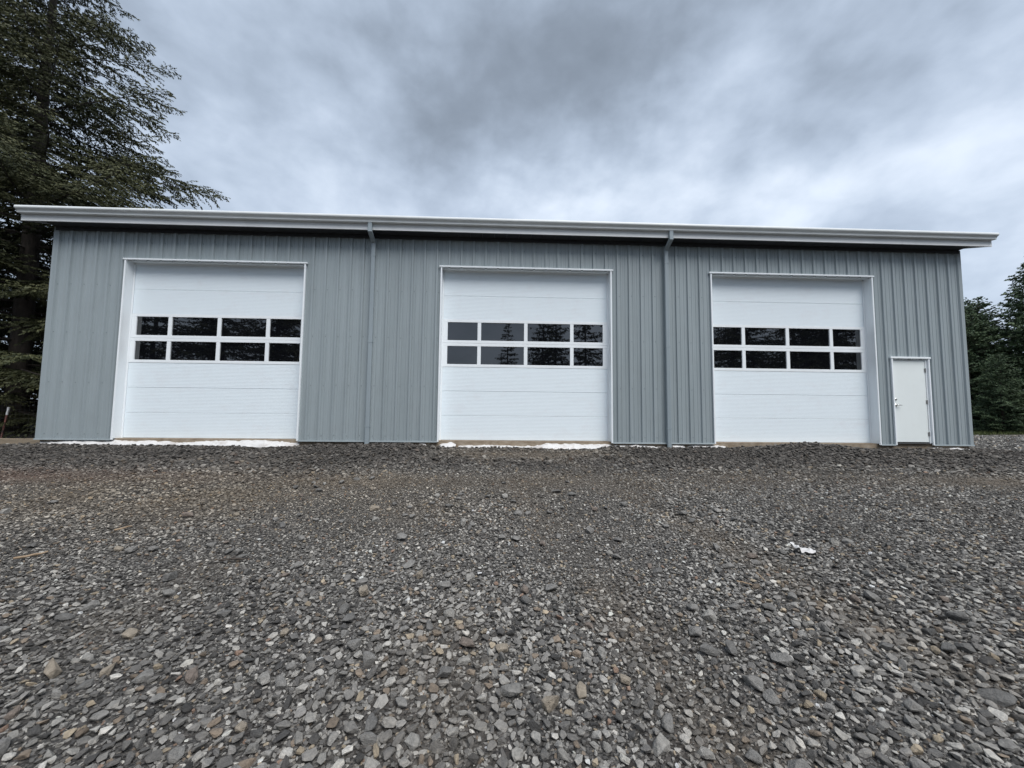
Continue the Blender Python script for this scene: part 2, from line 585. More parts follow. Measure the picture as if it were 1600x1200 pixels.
me = np_mesh('ground', np.stack([X, Y, Z], -1).reshape(-1, 3), F, M_GROUND)
for nm, fn in (('dirt', dirt_amount), ('red', red_amount), ('wild', lambda x, y: np.clip(np.maximum((np.hypot(x * 0.75, y + 3) - 21) / 6, (y - 10.5) / 3) + vnoise(x, y, 2.0, 5), 0, 1))):
    at = me.attributes.new(nm, 'FLOAT', 'POINT')
    at.data.foreach_set('value', fn(X, Y).astype(np.float32).ravel())
me.polygons.foreach_set('use_smooth', np.ones(len(me.polygons), bool))
ground = tag(link('ground', me), kind='structure')

# ------------------------------------------------------------------ the metal building
XL, XR, DEPTH = -10.77, 12.17, 12.0
DW, DH = 4.32, 4.345
DOORS = [-9.09, -1.46, 5.42]
MX, MW_, MH = 10.12, 1.026, 2.217
WTOP = 5.124
bld = thing('metal_building', 'long grey ribbed metal shop building with three white overhead doors', 'building', (0.7, 0.0, 0.0))
B0 = Vector(bld.location)


def part(mb, name, mat, parent=None, smooth=False, fix=True):
    o = mb.build(name, mat, None, smooth, fix)
    o.parent = parent or bld
    p = parent or bld
    off = Vector(p.location)
    while p.parent is not None:
        p = p.parent
        off += Vector(p.location)
    o.data.transform(Matrix.Translation(-off))
    return o


PITCH_R, PHASE = 0.3048, -0.335
RIB = [(-0.036, 0.0), (-0.021, 0.036), (0.021, 0.036), (0.036, 0.0),
       (0.085, 0.0), (0.091, 0.007), (0.107, 0.007), (0.113, 0.0),
       (0.190, 0.0), (0.196, 0.007), (0.212, 0.007), (0.218, 0.0)]


def profile_at(u):
    """how far the ribbed sheet stands out at u"""
    w = (u - PHASE + 0.036) % PITCH_R - 0.036
    for (a, ha), (b, hb) in zip(RIB, RIB[1:] + [(PITCH_R - 0.036, 0.0)]):
        if a <= w <= b:
            return ha + (hb - ha) * (w - a) / (b - a) if b > a else ha
    return 0.0


OPEN = [(d, d + DW, -1.0, DH) for d in DOORS] + [(MX, MX + MW_, -1.0, MH)]
INS = 0.018       # the sheets end behind the trim


def sheet(u0, u1, place, ztop, zbot=0.0, openings=()):
    us = {u0, u1}
    k0 = math.floor((u0 - PHASE) / PITCH_R) - 1
    k1 = math.ceil((u1 - PHASE) / PITCH_R) + 1
    for k in range(k0, k1):
        for a, _ in RIB:
            u = PHASE + k * PITCH_R + a
            if u0 < u < u1:
                us.add(u)
    for a, b, _, _ in openings:
        for e in (a + INS, b - INS):
            if u0 < e < u1:
                us.add(e)
    us = sorted(us)
    mb = MB()
    for a, b in zip(us, us[1:]):
        if b - a < 1e-5:
            continue
        m = (a + b) / 2
        z0 = zbot
        for oa, ob, _, oh in openings:
            if oa + INS < m < ob - INS:
                z0 = oh - INS
        pa, pb = place(a, profile_at(a)), place(b, profile_at(b))
        mb.add([(pa[0], pa[1], z0), (pb[0], pb[1], z0), (pb[0], pb[1], ztop(b)), (pa[0], pa[1], ztop(a))], [(0, 1, 2, 3)])
    return mb


u = XL
edges = [XL]
first = PHASE + PITCH_R * (math.floor((XL - PHASE) / PITCH_R) + 3) - 0.06
while first < XR - 0.2:
    edges.append(first)
    first += 3 * PITCH_R
edges.append(XR)
for i, (a, b) in enumerate(zip(edges, edges[1:])):
    lap = 0.0012 * (i % 2)
    part(sheet(a, b, lambda u, h, lap=lap: (u, -h - lap), lambda u: WTOP, 0.0, OPEN), 'wall_panel', M_WALL, fix=False)
# gable ends and rear wall
SL = 0.333
EAVE_Z = 5.41


def roof_z(y):
    y = y if y <= DEPTH / 2 else DEPTH - y
    return EAVE_Z - 0.10 + SL * (y + 0.33)


part(sheet(0.0, DEPTH, lambda u, h: (XL - h, u), lambda u: roof_z(u), 0.0), 'side_wall', M_WALL, fix=False)
part(sheet(0.0, DEPTH, lambda u, h: (XR + h, u), lambda u: roof_z(u), 0.0), 'side_wall', M_WALL, fix=False)
part(sheet(XL, XR, lambda u, h: (u, DEPTH + h), lambda u: 5.3, 0.0), 'rear_wall', M_WALL, fix=False)
# corner trims
for x, s in ((XL, 1), (XR, -1)):
    mb = MB()
    prof = [(x - s * 0.04, 0.09), (x - s * 0.04, -0.032), (x - s * 0.034, -0.038), (x + s * 0.055, -0.038), (x + s * 0.078, -0.001), (x + s * 0.02, 0.03), (x + s * 0.02, 0.09)]
    mb.add([(a, b, 0.0) for a, b in prof] + [(a, b, WTOP) for a, b in prof], [(k, (k + 1) % 7, 7 + (k + 1) % 7, 7 + k) for k in range(7)])
    part(mb, 'corner_trim', M_WALL)
# drip edge under each run of siding
TR = 0.036
runs = [(XL - 0.05, DOORS[0]), (DOORS[0] + DW, DOORS[1]), (DOORS[1] + DW, DOORS[2]), (DOORS[2] + DW, MX), (MX + MW_, XR + 0.05)]
for a, b in runs:
    mb = MB()
    mb.extrude_x([(-0.052, -0.012), (-0.050, 0.0), (-0.046, 0.022), (-0.0445, 0.022), (-0.0445, 0.002), (0.02, 0.002), (0.02, -0.002), (-0.048, -0.004)], a, b)
    part(mb, 'base_trim', M_WALL)
# slab
mb = MB()
mb.box(XL + 0.01, XR - 0.01, 0.03, DEPTH - 0.02, -0.75, 0.028)
part(mb, 'foundation', M_CONC)
# screws: five rows on the ribs' flanks
mb = MB()
for zr in (0.14, 1.35, 2.55, 3.72, 4.80):
    k = math.floor((XL - PHASE) / PITCH_R) + 1
    while PHASE + k * PITCH_R < XR - 0.1:
        x = PHASE + k * PITCH_R + 0.055
        k += 1
        if any(a - 0.03 < x < b + 0.03 and zr < h + 0.05 for a, b, _, h in OPEN):
            continue
        zz = zr + random.uniform(-0.012, 0.012)
        mb.tube([(x, 0.0, zz), (x, -0.007, zz)], [0.011, 0.008], 6)
s_ = part(mb, 'screws', M_SCREW)
tag(s_, kind='stuff')

# roof, fascia, rake boards, gutter
RX0, RX1 = -11.21, 12.66
mb = MB()
ym = DEPTH / 2
prof = [(-0.33, EAVE_Z), (ym, EAVE_Z + SL * (ym + 0.33)), (DEPTH + 0.33, EAVE_Z), (DEPTH + 0.33, EAVE_Z - 0.1), (ym, EAVE_Z - 0.1 + SL * (ym + 0.33)), (-0.33, EAVE_Z - 0.1)]
mb.extrude_x(prof, RX0 + 0.03, RX1 - 0.03)
x = RX0 + 0.3
while x < RX1 - 0.2:          # ribs of the roof sheets
    for ya, yb in ((-0.33, ym), (DEPTH + 0.33, ym)):
        za, zb = EAVE_Z + 0.002, EAVE_Z + SL * (ym + 0.33) + 0.002
        mb.add([(x - 0.03, ya, za), (x + 0.03, ya, za), (x + 0.012, ya, za + 0.03), (x - 0.012, ya, za + 0.03),
                (x - 0.03, yb, zb), (x + 0.03, yb, zb), (x + 0.012, yb, zb + 0.03), (x - 0.012, yb, zb + 0.03)],
               [(0, 1, 2, 3), (4, 7, 6, 5), (1, 5, 6, 2), (2, 6, 7, 3), (3, 7, 4, 0)])
    x += 0.6096
part(mb, 'roof', M_ROOF)
mb = MB()
mb.extrude_x([(-0.355, 5.125), (-0.362, 5.109), (-0.33, 5.109), (-0.332, 5.125), (-0.332, 5.412), (-0.355, 5.412)], RX0, RX1)
part(mb, 'fascia', M_FASCIA)
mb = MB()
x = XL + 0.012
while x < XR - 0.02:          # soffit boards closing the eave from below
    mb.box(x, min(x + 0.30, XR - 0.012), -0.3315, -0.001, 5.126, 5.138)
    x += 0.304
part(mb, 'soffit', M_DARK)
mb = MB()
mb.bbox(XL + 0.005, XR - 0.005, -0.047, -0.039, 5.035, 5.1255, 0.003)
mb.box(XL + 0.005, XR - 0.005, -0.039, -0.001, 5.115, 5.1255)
part(mb, 'eave_shade_strip', M_DARK)  # added dark strip, carries the shade under the eave down the wall
for x0, x1 in ((RX0, RX0 + 0.028), (RX1 - 0.028, RX1)):
    mb = MB()
    for ya, yb in ((-0.329, ym), (DEPTH + 0.33, ym)):
        za, zb = 5.115, 5.115 + SL * (ym + 0.33)
        vs = [(x0, ya, za), (x1, ya, za), (x1, ya, za + 0.31), (x0, ya, za + 0.31), (x0, yb, zb), (x1, yb, zb), (x1, yb, zb + 0.31), (x0, yb, zb + 0.31)]
        mb.add(vs, [(0, 1, 2, 3), (4, 7, 6, 5), (0, 4, 5, 1), (1, 5, 6, 2), (2, 6, 7, 3), (3, 7, 4, 0)])
    part(mb, 'rake_board', M_FASCIA)
G = -0.3565
gp = [(G, 5.435), (G, 5.288), (G - 0.078, 5.284), (G - 0.086, 5.292), (G - 0.088, 5.312), (G - 0.096, 5.334), (G - 0.114, 5.352), (G - 0.132, 5.364),
      (G - 0.142, 5.376), (G - 0.147, 5.392), (G - 0.145, 5.414), (G - 0.134, 5.434), (G - 0.118, 5.441), (G - 0.106, 5.436), (G - 0.104, 5.424),
      (G - 0.126, 5.420), (G - 0.130, 5.39), (G - 0.110, 5.36), (G - 0.090, 5.34), (G - 0.080, 5.312), (G - 0.074, 5.292), (G - 0.004, 5.296), (G - 0.004, 5.435)]
gp = [(y, z - 0.022) for y, z in gp]
mb = MB()
mb.extrude_x(gp, RX0 - 0.005, RX1 + 0.02)
gut = part(mb, 'gutter', M_GUTTER)
for x0, x1 in ((RX0 - 0.008, RX0 - 0.005), (RX1 + 0.02, RX1 + 0.023)):
    mb = MB()
    mb.extrude_x(gp[:13] , x0, x1)
    part(mb, 'end_cap', M_GUTTER, gut)


def downspout(xc, lean):
    mb = MB()
    w, d = 0.05, 0.037
    path = [(-0.398, 5.266), (-0.398, 5.06), (-0.090, 4.905), (-0.090, -0.13)]
    rings = []
    for i, (y, z) in enumerate(path):
        if i == 0 or i == len(path) - 1:
            n = (1.0, 0.0)
            s = d
        else:
            a = Vector((path[i][0] - path[i - 1][0], path[i][1] - path[i - 1][1])).normalized()
            b = Vector((path[i + 1][0] - path[i][0], path[i + 1][1] - path[i][1])).normalized()
            t = (a + b).normalized()
            n = (-t.y, t.x)
            s = d / max(0.5, abs(Vector((-a.y, a.x)).dot(Vector(n))))
        if n[0] < 0:
            n = (-n[0], -n[1])
        c = 0.012
        rings.append([(xc + ux * w + cx, y + n[0] * uy * s, z + n[1] * uy * s) for ux, uy, cx in
                      ((-1, -0.7, 0), (-1, -1, c), (1, -1, -c), (1, -0.7, 0), (1, 0.7, 0), (1, 1, -c), (-1, 1, c), (-1, 0.7, 0))])
    vs = [p for r in rings for p in r]
    fs = []
    for i in range(len(rings) - 1):
        for k in range(8):
            fs.append((i * 8 + k, i * 8 + (k + 1) % 8, (i + 1) * 8 + (k + 1) % 8, (i + 1) * 8 + k))
    fs += [tuple(range(8)), tuple(24 + k for k in range(8))]
    mb.add(vs, fs)
    sp = part(mb, 'downspout', M_SPOUT)
    for z in (0.35, 2.4, 4.55):
        m2 = MB()
        m2.box(xc - w - 0.004, xc + w + 0.004, -0.090 - d - 0.004, -0.090 - d - 0.0005, z, z + 0.03)
        m2.box(xc - w - 0.004, xc - w - 0.0005, -0.090 - d - 0.0005, -0.02, z, z + 0.03)
        m2.box(xc + w + 0.0005, xc + w + 0.004, -0.090 - d - 0.0005, -0.02, z, z + 0.03)
        part(m2, 'strap', M_SPOUT, sp)


downspout(-3.12, 0)
downspout(4.25, 0)

# overhead doors
SEC = [0.030 + 0.6096 * i for i in range(8)]
YF = 0.19                                   # face of the door behind the trim face
for dx in DOORS:
    mb = MB()
    x0, x1 = dx, dx + DW
    # jamb trims: a face leg and a deep return
    for s, xe in ((1, x0), (-1, x1)):
        a, b = sorted((xe, xe + s * TR))
        mb.bbox(a, b, -0.056, -0.02, 0.0, DH - 0.002, 0.003)
        a, b = sorted((xe + s * 0.004, xe + s * (TR - 0.003)))
        mb.box(a, b, -0.02, YF + 0.06, 0.030, DH - 0.004)
        a, b = sorted((xe + s * (TR - 0.003), xe + s * (TR + 0.028)))
        mb.box(a, b, YF - 0.018, YF - 0.004, 0.030, DH - TR)        # weather-stop
    mb.bbox(x0 - 0.035, x1 + 0.035, -0.066, -0.02, DH, DH + TR, 0.003)
    mb.box(x0 - 0.02, x1 + 0.02, -0.02, 0.0, DH + 0.003, DH + TR - 0.003)
    mb.box(x0 + TR, x1 - TR, -0.02, YF + 0.06, DH - 0.006, DH + 0.002)
    mb.box(x0 + TR + 0.028, x1 - TR - 0.028, YF - 0.018, YF - 0.004, DH - 0.045, DH - 0.006)
    frame = part(mb, 'overhead_door', M_WHITE)
    xi0, xi1 = x0 + 0.028, x1 - 0.028
    for i in range(7):
        z0, z1 = SEC[i] + 0.0016, SEC[i + 1] - 0.0016
        if i == 6:
            z1 = DH - 0.004
        if i in (3, 4):
            # glazed section: rails and stiles round four panes
            mb = MB()
            st, mu, ra = 0.145, 0.09, 0.072
            wp = (xi1 - xi0 - 2 * st - 3 * mu)
            ws = [wp * 0.2045, wp * 0.2955, wp * 0.2955, wp * 0.2045]
            mb.bbox(xi0, xi1, YF - 0.006, YF + 0.045, z0, z0 + ra, 0.004)
            mb.bbox(xi0, xi1, YF - 0.006, YF + 0.045, z1 - ra, z1, 0.004)
            xs = xi0
            cuts = []
            mb.bbox(xs, xs + st, YF - 0.005, YF + 0.045, z0 + ra, z1 - ra, 0.004)
            xs += st
            for j, w in enumerate(ws):
                cuts.append((xs, xs + w))
                xs += w
                wd = mu if j < 3 else st
                mb.bbox(xs, xs + wd, YF - 0.005, YF + 0.045, z0 + ra, z1 - ra, 0.004)
                xs += wd
            part(mb, 'glazed_section', M_WHITE, frame)
            for a, b in cuts:
                mb = MB()
                tw = random.uniform(-0.0006, 0.0006)
                mb.add([(a - 0.006, YF + 0.022 + tw, z0 + ra - 0.006), (b + 0.006, YF + 0.022 - tw, z0 + ra - 0.006),
                        (b + 0.006, YF + 0.022 - tw, z1 - ra + 0.006), (a - 0.006, YF + 0.022 + tw, z1 - ra + 0.006),
                        (a - 0.006, YF + 0.036, z0 + ra - 0.006), (b + 0.006, YF + 0.036, z0 + ra - 0.006),
                        (b + 0.006, YF + 0.036, z1 - ra + 0.006), (a - 0.006, YF + 0.036, z1 - ra + 0.006)],
                       [(0, 1, 2, 3), (4, 7, 6, 5), (0, 4, 5, 1), (1, 5, 6, 2), (2, 6, 7, 3), (3, 7, 4, 0)])
                part(mb, 'pane', M_GLASS, frame)
        else:
            mb = MB()
            mb.bbox(xi0, xi1, YF + random.uniform(-0.001, 0.001), YF + 0.045, z0, z1, 0.004)
            part(mb, 'door_section', M_SECT, frame)
    mb = MB()
    mb.box(xi0 + 0.01, xi1 - 0.01, YF + 0.046, YF + 0.056, 0.03, DH - 0.01)
    part(mb, 'backing_sheet', M_DARK, frame)
    mb = MB()
    mb.box(xi0 + 0.02, xi1 - 0.02, YF + 0.004, YF + 0.04, 0.0285, 0.034)
    part(mb, 'bottom_seal', M_RUBBER, frame)

# personnel door
mb = MB()
for s, xe in ((1, MX), (-1, MX + MW_)):
    a, b = sorted((xe, xe + s * 0.036))
    mb.bbox(a, b, -0.056, -0.02, 0.0, MH - 0.002, 0.003)
    a, b = sorted((xe + s * 0.003, xe + s * 0.033))
    mb.box(a, b, -0.02, 0.09, 0.029, MH - 0.003)
mb.bbox(MX - 0.025, MX + MW_ + 0.025, -0.066, -0.02, MH, MH + 0.045, 0.003)
mb.box(MX + 0.033, MX + MW_ - 0.033, -0.02, 0.09, MH - 0.004, MH + 0.02)
# steel jamb on the hinge side and head
mb.box(MX + MW_ - 0.078, MX + MW_ - 0.036, -0.012, 0.088, 0.029, MH - 0.006)
mb.box(MX + 0.036, MX + MW_ - 0.078, -0.006, 0.088, MH - 0.035, MH - 0.006)
md = part(mb, 'entry_door', M_WHITE)
mb = MB()
lx0, lx1 = MX + 0.040, MX + MW_ - 0.083
mb.bbox(lx0, lx1, 0.0, 0.042, 0.075, MH - 0.04, 0.003)
part(mb, 'leaf', M_MAN, md)
mb = MB()
mb.extrude_x([(-0.03, 0.03), (-0.028, 0.042), (0.0, 0.055), (0.085, 0.055), (0.085, 0.03)], MX + 0.034, MX + MW_ - 0.034)
part(mb, 'threshold', M_RUBBER, md)
mb = MB()
hx, hz = lx0 + 0.065, 1.015
mb.tube([(hx, 0.0, hz), (hx, -0.012, hz)], [0.036, 0.034], 20)
mb.tube([(hx, -0.012, hz), (hx, -0.05, hz)], 0.013, 12)
mb.tube([(hx - 0.012, -0.052, hz), (hx + 0.02, -0.054, hz), (hx + 0.07, -0.052, hz + 0.002), (hx + 0.115, -0.047, hz - 0.002)], [0.014, 0.013, 0.011, 0.009], 12)
part(mb, 'handle', M_STEEL, md, smooth=True)
mb = MB()
mb.tube([(hx, 0.0, hz + 0.15), (hx, -0.014, hz + 0.15), (hx, -0.022, hz + 0.15)], [0.033, 0.031, 0.022], 20)
part(mb, 'deadbolt', M_STEEL, md, smooth=True)
for hz in (0.28, 1.10, 1.92):
    mb = MB()
    mb.tube([(lx1 + 0.004, -0.012, hz - 0.055), (lx1 + 0.004, -0.012, hz + 0.055)], 0.0095, 10)
    mb.box(lx1 - 0.028, lx1 + 0.0, -0.004, -0.0005, hz - 0.05, hz + 0.05)
    part(mb, 'hinge', M_HINGE, md)


# ------------------------------------------------------------------ conifers
def conifer_mesh(seed, H, R, base, per_m, shape, droop, tip_up, spacing, shoot_len, shoot_w, mat, top_sparse=None, irregular=0.3, dense=0.20):
    """returns (trunk mesh, branches mesh, crown mesh)"""
    r = np.random.default_rng(seed)
    rr = random.Random(seed)
    # trunk
    tb = MB()
    pts, rads = [], []
    r0 = 0.012 * H + 0.05
    bx = by = 0.0
    n = 14
    for i in range(n):
        t = i / (n - 1)
        pts.append((bx * t, by * t, -0.4 + (H + 0.4) * t))
        bx += rr.uniform(-0.06, 0.06)
        by += rr.uniform(-0.06, 0.06)
        rads.append(max(0.012, r0 * (1 - t) ** 0.85 * (1.25 if i == 0 else 1)))
    tb.tube(pts, rads, 10)
    limb = MB()
    P0, DIR, SID, LEN, WID, TINT = [], [], [], [], [], []
    nb = int((H - base) * per_m)
    az = rr.uniform(0, 6.28)
    whorl = 6
    for b in range(nb):
        t = ((b // whorl) * whorl + rr.uniform(0.0, 0.62) * whorl) / nb
        t = min(t, 0.985)
        z = base + (H - base) * t
        if top_sparse and z > top_sparse and rr.random() < 0.5:
            continue
        az += 2.39996 + rr.uniform(-0.5, 0.5)
        Lb = R * shape(t) * rr.uniform(1 - irregular, 1 + irregular * 0.55) + 0.15
        d = np.array([math.cos(az), math.sin(az), 0.0])
        side = np.array([-math.sin(az), math.cos(az), 0.0])
        slope0 = tip_up * (0.2 + 1.0 * t) - droop * (1 - t) * 0.35
        k = max(4, int(Lb / 0.35))
        s = np.linspace(0, 1, k + 1)
        bend = rr.uniform(-0.2, 0.2)
        gap0, gapw = rr.uniform(0.1, 0.7), rr.choice((0, 0.06, 0.12, 0.2))
        cz = z + Lb * (slope0 * s - droop * 0.42 * s ** 2 + (0.20 * droop + 0.1 * tip_up) * s ** 4)
        cx = d[None] * (Lb * s[:, None]) + side[None] * (bend * Lb * s[:, None] ** 2)
        curve = np.stack([cx[:, 0], cx[:, 1], cz], -1)
        lr = (0.010 + 0.0065 * Lb) * (1 - s * 0.9)
        limb.tube([tuple(p) for p in curve[::2 if k > 6 else 1]], list(lr[::2 if k > 6 else 1]), 4, cap=False)
        # branchlets either side
        start = 0.06 if Lb < 2 else 0.10
        nt = max(4, int(Lb * (1 - start) / spacing))
        for j in range(nt):
            q = start + (1 - start) * (j + rr.random() * 0.7) / nt
            f = q * k
            i0 = min(int(f), k - 1)
            p = curve[i0] + (curve[i0 + 1] - curve[i0]) * (f - i0)
            tan = curve[i0 + 1] - curve[i0]
            tan = tan / np.linalg.norm(tan)
            sg = 1 if j % 2 else -1
            if gap0 < q < gap0 + gapw:
                continue
            l2 = (0.14 + 0.36 * Lb * (1 - q) ** 0.75 * min(1, q * 3.2)) * rr.uniform(0.6, 1.25)
            l2 = min(l2, 1.7)
            ang = rr.uniform(0.75, 1.15)
            dd = tan * math.cos(ang) + side * sg * math.sin(ang) + np.array([0, 0, rr.uniform(-0.42, 0.26) - 0.22 * droop])
            dd = dd / np.linalg.norm(dd)
            m = max(2, int(l2 / (shoot_len * dense)))
            ss = (np.arange(m) + r.random(m) * 0.8) / m
            base_p = p[None] + dd[None] * (l2 * ss[:, None])
            base_p[:, 2] -= droop * 0.38 * l2 * ss ** 2
            sd_ = np.cross(dd, [0, 0, 1.0])
            sd_ = sd_ / (np.linalg.norm(sd_) + 1e-6)
            sgn = np.where(r.random(m) < 0.5, -1.0, 1.0)
            dirs = dd[None] * r.uniform(0.4, 1.0, m)[:, None] + sd_[None] * (sgn * r.uniform(0.15, 0.95, m))[:, None]
            dirs[:, 2] += r.uniform(-0.55, 0.22, m) - 0.25 * droop
            P0.append(base_p)
            DIR.append(dirs)
            LEN.append(shoot_len * r.uniform(0.5, 1.25, m) * (1 - 0.35 * ss))
            WID.append(shoot_w * r.uniform(0.7, 1.3, m))
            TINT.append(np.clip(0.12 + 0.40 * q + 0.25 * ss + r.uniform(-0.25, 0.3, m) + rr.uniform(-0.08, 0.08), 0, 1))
    # leader
    m = 30
    P0.append(np.stack([np.full(m, pts[-1][0]), np.full(m, pts[-1][1]), H - 1.0 * r.random(m)], -1))
    a = r.random(m) * 6.28
    DIR.append(np.stack([np.cos(a) * 0.5, np.sin(a) * 0.5, r.uniform(0.4, 1.0, m)], -1))
    LEN.append(shoot_len * r.uniform(0.6, 1.2, m))
    WID.append(np.full(m, shoot_w))
    TINT.append(r.uniform(0.3, 0.8, m))
    P, D, L, W, T = map(np.concatenate, (P0, DIR, LEN, WID, TINT))
    D = D / np.linalg.norm(D, axis=1, keepdims=True)
    rand = r.normal(size=D.shape)
    S = np.cross(D, rand)
    S = S / (np.linalg.norm(S, axis=1, keepdims=True) + 1e-9)
    N = len(P)
    v = np.empty((N, 4, 3))
    v[:, 0] = P
    v[:, 1] = P + D * (L * 0.38)[:, None] + S * (W * 0.5)[:, None]
    v[:, 2] = P + D * L[:, None]
    v[:, 2, 2] -= 0.10 * L
    v[:, 3] = P + D * (L * 0.42)[:, None] - S * (W * 0.5)[:, None]
    f = np.arange(N * 4).reshape(N, 4)
    print('shoots', N)
    cm = np_mesh('crown', v.reshape(-1, 3), f, mat)
    at = cm.attributes.new('tint', 'FLOAT', 'POINT')
    at.data.foreach_set('value', np.repeat(T, 4).astype(np.float32))
    ob1 = tb.build('trunk', M_BARK, smooth=True)
    ob2 = limb.build('limbs', M_BARK, fix=False)
    m1, m2 = ob1.data, ob2.data
    bpy.data.objects.remove(ob1)
    bpy.data.objects.remove(ob2)
    return m1, m2, cm


def plant_tree(name, meshes, x, y, scale, rz, label, group, sz=None):
    root = thing(name, label, 'tree', (x, y, float(ground_z(x, y))), group)
    root.rotation_euler = (0, 0, rz)
    root.scale = (scale, scale, sz or scale)
    link('trunk', meshes[0], root)
    link('limbs', meshes[1], root)['kind'] = 'stuff'
    link('crown', meshes[2], root)
    return root


cone = lambda t: (1 - t) ** 0.85 * min(1, 0.62 + t * 2.2)
BIG = conifer_mesh(4, 24.0, 6.5, 0.8, 11.5, lambda t: min(0.95, 1.5 * (1 - t)) * min(1, 0.88 + t), 0.26, 0.17, 0.075, 0.15, 0.046, M_SPRUCE, top_sparse=20.5, irregular=0.42, dense=0.155)
MID = conifer_mesh(5, 16.0, 4.6, 0.4, 12.0, cone, 0.45, 0.25, 0.12, 0.22, 0.085, M_SPRUCE, irregular=0.3)
FIR = conifer_mesh(8, 9.5, 2.9, 0.2, 16.0, lambda t: (1 - t) ** 0.7 * min(1, 0.8 + t), 0.18, 0.55, 0.07, 0.20, 0.085, M_FIR, irregular=0.35)
FIR2 = conifer_mesh(13, 8.5, 2.7, 0.1, 16.0, lambda t: (1 - t) ** 0.6 * min(1, 0.8 + t), 0.30, 0.45, 0.07, 0.20, 0.085, M_FIR, irregular=0.35)
SPIRE = conifer_mesh(17, 18.0, 3.9, 0.8, 9.0, lambda t: (1 - t) ** 0.9, 0.4, 0.25, 0.17, 0.40, 0.19, M_SPRUCE, irregular=0.35)

GL = 'dark conifers behind the left end of the building'
plant_tree('spruce_tree', BIG, -18.5, 6.0, 1.0, 0.4, 'huge spruce whose long right branches reach over the roof corner', GL)
plant_tree('spruce_tree', MID, -25.5, 9.5, 1.35, 2.1, 'tall spruce at the far left edge, beyond the huge one', GL)
plant_tree('spruce_tree', MID, -15.6, 9.0, 0.62, 1.0, 'shorter olive green spruce tucked close behind the left wall corner', GL)
plant_tree('spruce_tree', MID, -21.5, 12.5, 0.85, 3.0, 'shaded mid height spruce standing behind the trunk of the huge spruce', GL)
plant_tree('spruce_tree', MID, -17.8, 13.5, 0.75, 4.4, 'dark spruce deepest in the shade behind the left wall corner', GL)
plant_tree('spruce_tree', MID, -27.0, 17.0, 1.0, 5.4, 'rearmost spruce filling the gap at the left edge', GL)
GR = 'green firs beyond the right end of the building'
plant_tree('fir_tree', FIR2, 31.0, 14.6, 0.95, 0.3, 'fir with swept tips just clear of the right wall edge', GR)
plant_tree('fir_tree', FIR, 34.6, 16.8, 1.0, 1.9, 'fir with a thin see-through top, between its two neighbours on the right', GR)
plant_tree('fir_tree', FIR, 34.4, 13.2, 1.20, 4.0, 'tallest fir on the right, at the edge of the view', GR)
plant_tree('fir_tree', FIR2, 29.6, 12.0, 0.55, 2.2, 'small bushy fir in front of the taller ones on the right', GR)
plant_tree('fir_tree', FIR2, 32.0, 11.4, 0.50, 5.2, 'low spreading fir nearest the gravel at the right edge', GR)
plant_tree('fir_tree', FIR2, 32.5, 19.5, 1.0, 3.4, 'fir half hidden behind the right wall edge', GR)
plant_tree('fir_tree', FIR2, 32.8, 15.2, 1.02, 4.9, 'full fir filling the space between the clear-tipped fir and the tallest one', GR)
plant_tree('fir_tree', FIR2, 35.2, 18.6, 1.2, 0.4, 'shaded fir standing directly behind the thin-topped one', GR)
plant_tree('fir_tree', FIR2, 37.5, 21.0, 1.25, 2.7, 'dark fir closing the gap behind the tallest one on the right', GR)
plant_tree('fir_tree', FIR2, 34.0, 23.5, 1.15, 1.1, 'rearmost fir seen through the gap beside the right wall', GR)
plant_tree('fir_tree', FIR, 38.5, 16.5, 1.15, 0.9, 'broad fir rising past the right edge of the view', GR)
GB = 'conifers mirrored in the door windows'
plant_tree('conifer_tree', SPIRE, 1.1, -38.0, 0.74, 0.2, 'slender spire tree mirrored alone against sky in the middle door', GB)
for x, y, s, a, lb in ((5.6, -38, 0.98, 1.2, 'tree mirrored next to the spire in the middle door'),
                       (7.6, -40, 1.0, 2.2, 'second tree from the spire in the middle door reflection'),
                       (11.2, -38, 1.0, 3.1, 'leaning dark tree mirrored in the third pane of the middle door'),
                       (15.0, -37, 1.15, 4.0, 'black tree filling the last pane of the middle door reflection')):
    plant_tree('conifer_tree', SPIRE, x, y, s, a, lb, GB)
for x, y, s, a in ((19.5, -30, 1.2, 0.7), (24.5, -27, 1.2, 1.7), (29, -25, 1.1, 2.9), (33.0, -27, 1.15, 5.1), (38, -25, 1.1, 4.4), (43, -27, 1.2, 0.1), (22, -36, 1.4, 2.2), (29, -36, 1.4, 0.9), (36, -35, 1.4, 3.8), (42, -36, 1.4, 1.3)):
    plant_tree('conifer_tree', MID, x, y, s, a, 'dense tree mirrored as black in the right door windows', 'conifers mirrored in the right door windows')
for x, y, s, a in ((-17, -31, 1.15, 0.3), (-21.5, -28, 1.2, 1.4), (-26, -27, 1.2, 2.4), (-30.5, -25, 1.15, 3.3), (-35, -26, 1.2, 4.7), (-19, -37, 1.4, 2.2), (-26, -36, 1.4, 0.9), (-33, -35, 1.4, 3.8)):
    plant_tree('conifer_tree', MID, x, y, s, a, 'dense tree mirrored as black in the left door windows', 'conifers mirrored in the left door windows')

